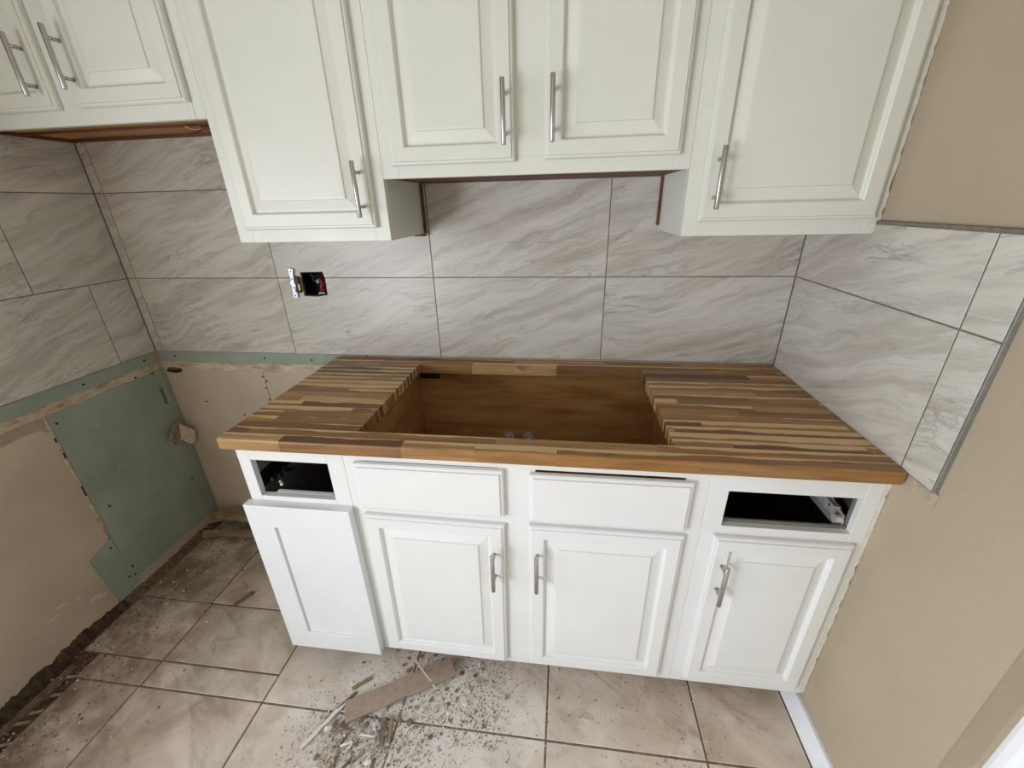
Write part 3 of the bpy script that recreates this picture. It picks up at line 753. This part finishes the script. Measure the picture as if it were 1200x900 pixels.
# ------------------------------------------------------------------ open electrical box
b = ((hx0+hx1)/2, 0, (hz0+hz1)/2)
eb = empty('electrical_box', (b[0], 0, hz0), 'open black electrical box with red wires set in the backsplash tile', 'electrical box')
w2, h2 = (hx1-hx0)/2-.002, hz1-hz0
m = MB()
m.box(-w2, w2, .055, .058, .002, h2-.002); m.box(-w2, -w2+.003, .006, .055, .002, h2-.002); m.box(w2-.003, w2, .006, .055, .002, h2-.002)
m.box(-w2, w2, .006, .055, .002, .005); m.box(-w2, w2, .006, .055, h2-.005, h2-.002)
ob('box_shell', m.mesh('box_shell', simple('blue_black_box', (9, 11, 18), .7, spec=.2)), eb)
def wire(name, pts, rad, mat): 
    P_ = [Vector(p) for p in pts]; out = []
    for i in range(len(P_)-1):
        p0 = P_[max(i-1, 0)]; p1 = P_[i]; p2 = P_[i+1]; p3 = P_[min(i+2, len(P_)-1)]
        for k in range(5):
            t = k/5; out.append(.5*((2*p1)+(-p0+p2)*t+(2*p0-5*p1+4*p2-p3)*t*t+(-p0+3*p1-3*p2+p3)*t**3))
    out.append(P_[-1])
    return ob(name, MB().tube(out, rad, 7).mesh(name, mat, smooth=True), eb)
wire('red_wire', [(.030, .05, .060), (.024, .012, .066), (.034, -.004, .050), (.028, .004, .030), (.036, -.002, .020)], .0036, WIRER)
wire('red_wire', [(.040, .045, .030), (.030, .010, .024), (.026, -.002, .036), (.038, .006, .052)], .0036, WIRER)
wire('black_wire', [(-.02, .05, .075), (-.012, .01, .082), (.004, .0, .072), (-.006, .008, .058), (.012, .012, .055)], .0032, simple('black_wire', (44, 46, 52), .4))
wire('pale_wire', [(.0, .045, .015), (.006, .012, .008), (.022, .004, .011), (.034, .006, .010)], .0030, WIREW)
ob('wire_nut', MB().tube([(.020, .0, .062), (.020, -.006, .052)], [.003, .006], 10).mesh('wire_nut', WIREW), eb)
m = MB(); yk = [(-.090, -.004), (-.072, -.006), (-.070, .012), (-.076, .020), (-.068, .045), (-.073, .050), (-.070, .085), (-.066, .102), (-.086, .104), (-.084, .060), (-.092, .050), (-.086, .040), (-.088, .012)]
m.prism([(x, z) for x, z in yk], -.010, -.0085, 'y')
yo = ob('mounting_yoke', m.mesh('mounting_yoke', simple('bright_zinc_plate', (225, 228, 232), .35, .7), bevel=.0004), eb, label='bright metal mounting yoke hanging beside the box')
for x, z in ((-.080, .004), (-.078, .033), (-.078, .066), (-.076, .094)): ob('yoke_hole', MB().tube([(x, -.0105, z), (x, -.0112, z)], .0026, 8).mesh('yoke_hole', SCREW), yo)
ob('switch_body', MB().box(-.070, -.052, -.012, -.002, .014, .074).mesh('switch_body', simple('dark_olive_plastic', (46, 44, 30), .5), bevel=.002), eb)
ob('brass_terminal', MB().box(-.058, -.050, -.014, -.004, .024, .048).mesh('brass_terminal', simple('brass_terminal', (190, 160, 90), .35, .8), bevel=.001), eb)

# ------------------------------------------------------------------ cut cable under the short upper cabinet
cb = empty('cut_cable', (-.03, -.17, 1.70), 'cut brown two-wire cable poking out below the short upper cabinet', 'cable')
eb_save = eb; eb = cb
wire('sheath', [(.09, .02, .002), (.06, .01, -.006), (.03, .0, -.010)], .0055, simple('brown_cable_sheath', (92, 58, 40), .6))
wire('conductor', [(.032, .0, -.010), (.01, -.006, -.012), (-.012, -.012, -.004)], .003, COPPER)
wire('conductor', [(.032, .004, -.010), (.008, .006, -.018), (-.008, .002, -.020)], .003, simple('dark_conductor', (64, 40, 30), .5))
eb = eb_save

# ------------------------------------------------------------------ loose things on the floor and walls
def frag(name, sx, sy, sz, seed, mat, n=9):
    r = random.Random(seed); bm = bmesh.new()
    for _ in range(n):
        v = Vector((r.uniform(-1, 1), r.uniform(-1, 1), r.uniform(-1, 1)))
        v = v.normalized()*r.uniform(.8, 1)
        bm.verts.new((v.x*sx, v.y*sy, v.z*sz))
    res = bmesh.ops.convex_hull(bm, input=bm.verts)
    bmesh.ops.delete(bm, geom=[g for g in res['geom_interior'] if isinstance(g, bmesh.types.BMVert)], context='VERTS')
    zmin = min(v.co.z for v in bm.verts)
    for v in bm.verts: v.co.z -= zmin
    me = bpy.data.meshes.new(name); bm.to_mesh(me); bm.free(); me.materials.append(mat); return me
# brown strip of tile
m = MB(); m.prism([(-.176, -.032), (-.05, -.034), (.01, -.030), (.06, -.034), (.178, -.030), (.176, .033), (.05, .034), (-.05, .031), (-.174, .034)], 0, .009, 'z')
ang = math.atan2(.158, .29)
ob('tile_offcut', m.mesh('tile_offcut', BROWNT, bevel=.0015), None, (.592, -.693, .010), (math.radians(-2.5), math.radians(-2), ang),
   'long brown tile offcut lying on the rubble in front of the sink cabinet', 'tile offcut')
def stick(name, p0, p1, wd, th, mat, label, cat, z=.001, seed=0, tilt=0):
    p0, p1 = Vector(p0), Vector(p1); L = (p1-p0).length; r = random.Random(seed); m = MB(); n = 7; prev = None
    for i in range(n+1):
        x = -L/2 + L*i/n; a = wd/2*r.uniform(.8, 1.1); c = r.uniform(-.0008, .0008); t = th*r.uniform(.85, 1.1)
        k = len(m.v); m.v += [(x, -a+c, 0), (x, a+c, 0), (x, a+c, t), (x, -a+c, t)]
        if prev is not None:
            for q in range(4): m.f.append((prev+q, prev+(q+1) % 4, k+(q+1) % 4, k+q)); m.m.append(0)
        prev = k
    m.f += [(0, 1, 2, 3), (prev+3, prev+2, prev+1, prev)]; m.m += [0, 0]
    d = p1-p0
    return ob(name, m.mesh(name, mat), None, ((p0.x+p1.x)/2, (p0.y+p1.y)/2, z), (0, tilt, math.atan2(d.y, d.x)), label, cat)
stick('wood_sliver', (.352, -.879), (.425, -.745), .011, .008, PLASTERW, 'white painted wood sliver leaning at the left end of the brown offcut', 'wood scrap', .001, 1)
stick('wood_sliver', (.590, -.588), (.708, -.686), .006, .004, simple('pale_splinter', (206, 192, 176), .8, var=.1), 'thin pale splinter lying across the brown tile offcut', 'wood scrap', .0195, 2)
stick('wood_sliver', (.385, -.80), (.445, -.715), .007, .006, SCRAPW, 'grey-brown splinter beside the white wood sliver', 'wood scrap', .003, 3)
stick('wood_sliver', (.425, -.705), (.475, -.665), .012, .005, SCRAPW, 'broken wood splinter touching the upper edge of the brown offcut', 'wood scrap', .001, 4)
stick('wood_sliver', (.565, -.775), (.585, -.845), .016, .007, DARKRUB, 'dark upright splinter below the brown offcut', 'wood scrap', .001, 5)
stick('wood_sliver', (.590, -.770), (.606, -.835), .008, .006, SCRAPW, 'thin brown splinter next to the dark splinter', 'wood scrap', .001, 6)
stick('wood_shim', (-.204, -.462), (-.168, -.395), .016, .008, SCRAPW, 'small wooden shim lying on the floor of the bare bay', 'wood scrap', .001, 7)
rs = random.Random(61)
for k in range(14):
    x, y = rs.gauss(.50, .06), rs.gauss(-.83, .045); L = rs.uniform(.022, .055); a = rs.uniform(0, 3.14)
    if y > -.77 - .2*abs(x-.5): y = -.79 - rs.uniform(0, .08)
    o = stick('wood_splinter', (x, y), (x+L*math.cos(a), y+L*math.sin(a)), rs.uniform(.003, .008), rs.uniform(.002, .005), rs.choice([SCRAPW, DARKRUB, PLASTERW, TANRUB]),
              'short splinter lying among the plaster rubble before the sink cabinet', 'wood scrap', .002, 70+k)
    o['group'] = 'short splinters in the rubble'
ob('plaster_chunk', frag('plaster_chunk', .024, .017, .008, 77, PLASTER, 14), None, (.548, -.758, 0), (0, 0, .3), 'flat grey plaster chunk tucked under the brown offcut', 'plaster chunk')
r = random.Random(44)
kinds = [(PLASTER, 'plaster_fragment'), (PLASTERW, 'plaster_fragment'), (DARKRUB, 'plaster_fragment'), (TANRUB, 'plaster_fragment')]
protos = [frag('plaster_fragment', 1, .7, .5, 100+i, kinds[i % 4][0], 10) for i in range(12)]
LAB = {0: 'small grey plaster fragment in the rubble before the sink cabinet', 1: 'small white plaster chip in the rubble before the sink cabinet', 2: 'small dark fragment in the rubble before the sink cabinet', 3: 'small tan wood fragment in the rubble before the sink cabinet'}
def on_offcut(x, y, pad=.012):
    dx, dy = x-.592, y+.693; a = dx*math.cos(ang)+dy*math.sin(ang); c = -dx*math.sin(ang)+dy*math.cos(ang)
    return abs(a) < .18+pad and abs(c) < .034+pad
placed = []
tries = 0
while len(placed) < 190 and tries < 6000:
    tries += 1
    x, y = (r.gauss(.52, .075), r.gauss(-.83, .06)) if r.random() < .62 else ((r.gauss(.66, .05), r.uniform(-.63, -.56)) if r.random() < .35 else (r.gauss(.74, .09), r.gauss(-.70, .07)))
    s = r.choice([.004, .005, .006, .008, .010, .013])*r.uniform(.8, 1.25)
    if not (.36 < x < 1.0 and -1.0 < y < -.56) or on_offcut(x, y, s): continue
    if any((x-a)**2+(y-c)**2 < (s+t)**2 for a, c, t in placed): continue
    placed.append((x, y, s)); k = r.randrange(12)
    o = ob('plaster_fragment', protos[k], None, (x, y, .0003), (0, 0, r.uniform(0, 6.28)), LAB[k % 4], 'rubble', 'rubble fragments on the floor')
    o.scale = (s, s*r.uniform(.7, 1.3), s*r.uniform(.5, 1))
# the fine dust and crumbs nobody could count
m = MB(); mats = [PLASTER, PLASTERW, DARKRUB, TANRUB]
def crumb(x, y, s, mi):
    a = r.uniform(0, 6.28); h = s*r.uniform(.5, 1.1); n = len(m.v); z = .0002
    for k in range(3): m.v.append((x+s*math.cos(a+k*2.1)*r.uniform(.6, 1.2), y+s*math.sin(a+k*2.1)*r.uniform(.6, 1.2), z))
    m.v.append((x+r.uniform(-.4, .4)*s, y+r.uniform(-.4, .4)*s, z+h))
    m.f += [(n, n+2, n+1), (n, n+1, n+3), (n+1, n+2, n+3), (n+2, n, n+3)]; m.m += [mi]*4
cnt = 0
while cnt < 8500:
    q = r.random()
    if q < .5: x, y = r.gauss(.54, .11), r.gauss(-.84, .08)
    elif q < .66: x, y = r.gauss(.72, .09), r.gauss(-.68, .09)
    elif q < .80: x, y = r.gauss(.86, .05)+r.uniform(-.03, .03), r.uniform(-.82, -.548)
    else: x, y = r.uniform(.3, 1.6), r.uniform(-1.1, -.548)
    if not (.25 < x < 1.75 and -1.15 < y < -.548): continue
    cnt += 1
    crumb(x, y, r.choice([.0012, .0016, .002, .003])*r.uniform(.7, 1.4), r.choices([0, 1, 2, 3], [6, 1.6, 3, 1.5])[0])
ob('plaster_crumbs', m.mesh('plaster_crumbs', mats), None, (0,0,0), (0,0,0), 'scattered plaster crumbs and dust on the beige floor tiles', 'rubble', kind='stuff')
m = MB(); cnt = 0
while cnt < 1500:
    x = -.63 + abs(r.gauss(0, .16)); y = r.uniform(-1.1, -.03)
    if x > .15: continue
    cnt += 1
    crumb(x, y, r.choice([.0012, .002, .003, .0045])*r.uniform(.7, 1.4), r.choices([0, 1, 2, 3], [2, .5, 4, 3])[0])
ob('dirt_crumbs', m.mesh('dirt_crumbs', mats), None, (0,0,0), (0,0,0), 'dark dirt and wood crumbs along the foot of the left wall', 'rubble', kind='stuff')

# bent strips of old sheet pushed into the back corner
def bent_strip(name, pts, wid, th, seed, mat, label):
    r = random.Random(seed); m = MB(); prev = None; b0 = Vector(pts[0])
    P_ = [Vector(p)-b0 for p in pts]; fine = []
    for a, c in zip(P_, P_[1:]):
        for k in range(5): fine.append(a.lerp(c, k/5))
    fine.append(P_[-1])
    for p in fine:
        tw = r.uniform(-.25, .25); ww = wid*r.uniform(.85, 1.1); k = len(m.v)
        c, s = math.cos(.9+tw), math.sin(.9+tw)
        q = p + Vector((0, r.uniform(-.002, .002), r.uniform(-.002, .002)))
        for aa, bb in ((-ww/2, 0), (0, th*.9), (ww/2, 0), (ww/2, th), (0, th*2), (-ww/2, th)):
            m.v.append((q.x, q.y + aa*c - bb*s, q.z + aa*s + bb*c))
        if prev is not None:
            for i in range(6): m.f.append((prev+i, prev+(i+1) % 6, k+(i+1) % 6, k+i)); m.m.append(0)
        prev = k
    m.f += [tuple(range(6)), tuple(prev+i for i in range(5, -1, -1))]; m.m += [0, 0]
    return ob(name, m.mesh(name, mat), None, b0, (0,0,0), label, 'scrap')
bent_strip('bent_scrap_strip', [(-.625, -.060, .065), (-.50, -.050, .082), (-.38, -.045, .070), (-.18, -.045, .060)], .055, .006, 1, SCRAPW, 'upper bent tan strip of scrap in the corner behind the base cabinet')
bent_strip('bent_scrap_strip', [(-.625, -.130, .024), (-.52, -.115, .026), (-.36, -.105, .022), (-.15, -.105, .024)], .034, .006, 2, SCRAPW, 'lower flattened strip of scrap on the floor of the bare corner')
# torn drywall chunk hanging in the corner of the green board
ck = empty('drywall_chunk', (-.630, -.045, .49), 'torn chunk of drywall hanging in the corner on the green board', 'drywall chunk')
m = MB(); m.prism([(-.070, .055), (-.035, .110), (.000, .108), (.018, .080), (-.012, .045), (-.040, .035)], 0, .014, 'x')
ob('torn_face', m.mesh('torn_face', simple('torn_gypsum', (146, 130, 106), .95, var=.3, scale=50, bump=.9, dist=.006), bevel=.001), ck, (-.010, 0, 0), (0, .12, .1))
m = MB(); m.prism([(0, .108), (.050, .045), (.040, -.005), (.016, -.012), (-.016, .035)], 0, .016, 'x')
ob('paper_flap', m.mesh('paper_flap', simple('chunk_paper', (198, 186, 164), .95, var=.25, scale=70, bump=.5), bevel=.001), ck, (-.004, 0, 0), (0, .1, -.42))
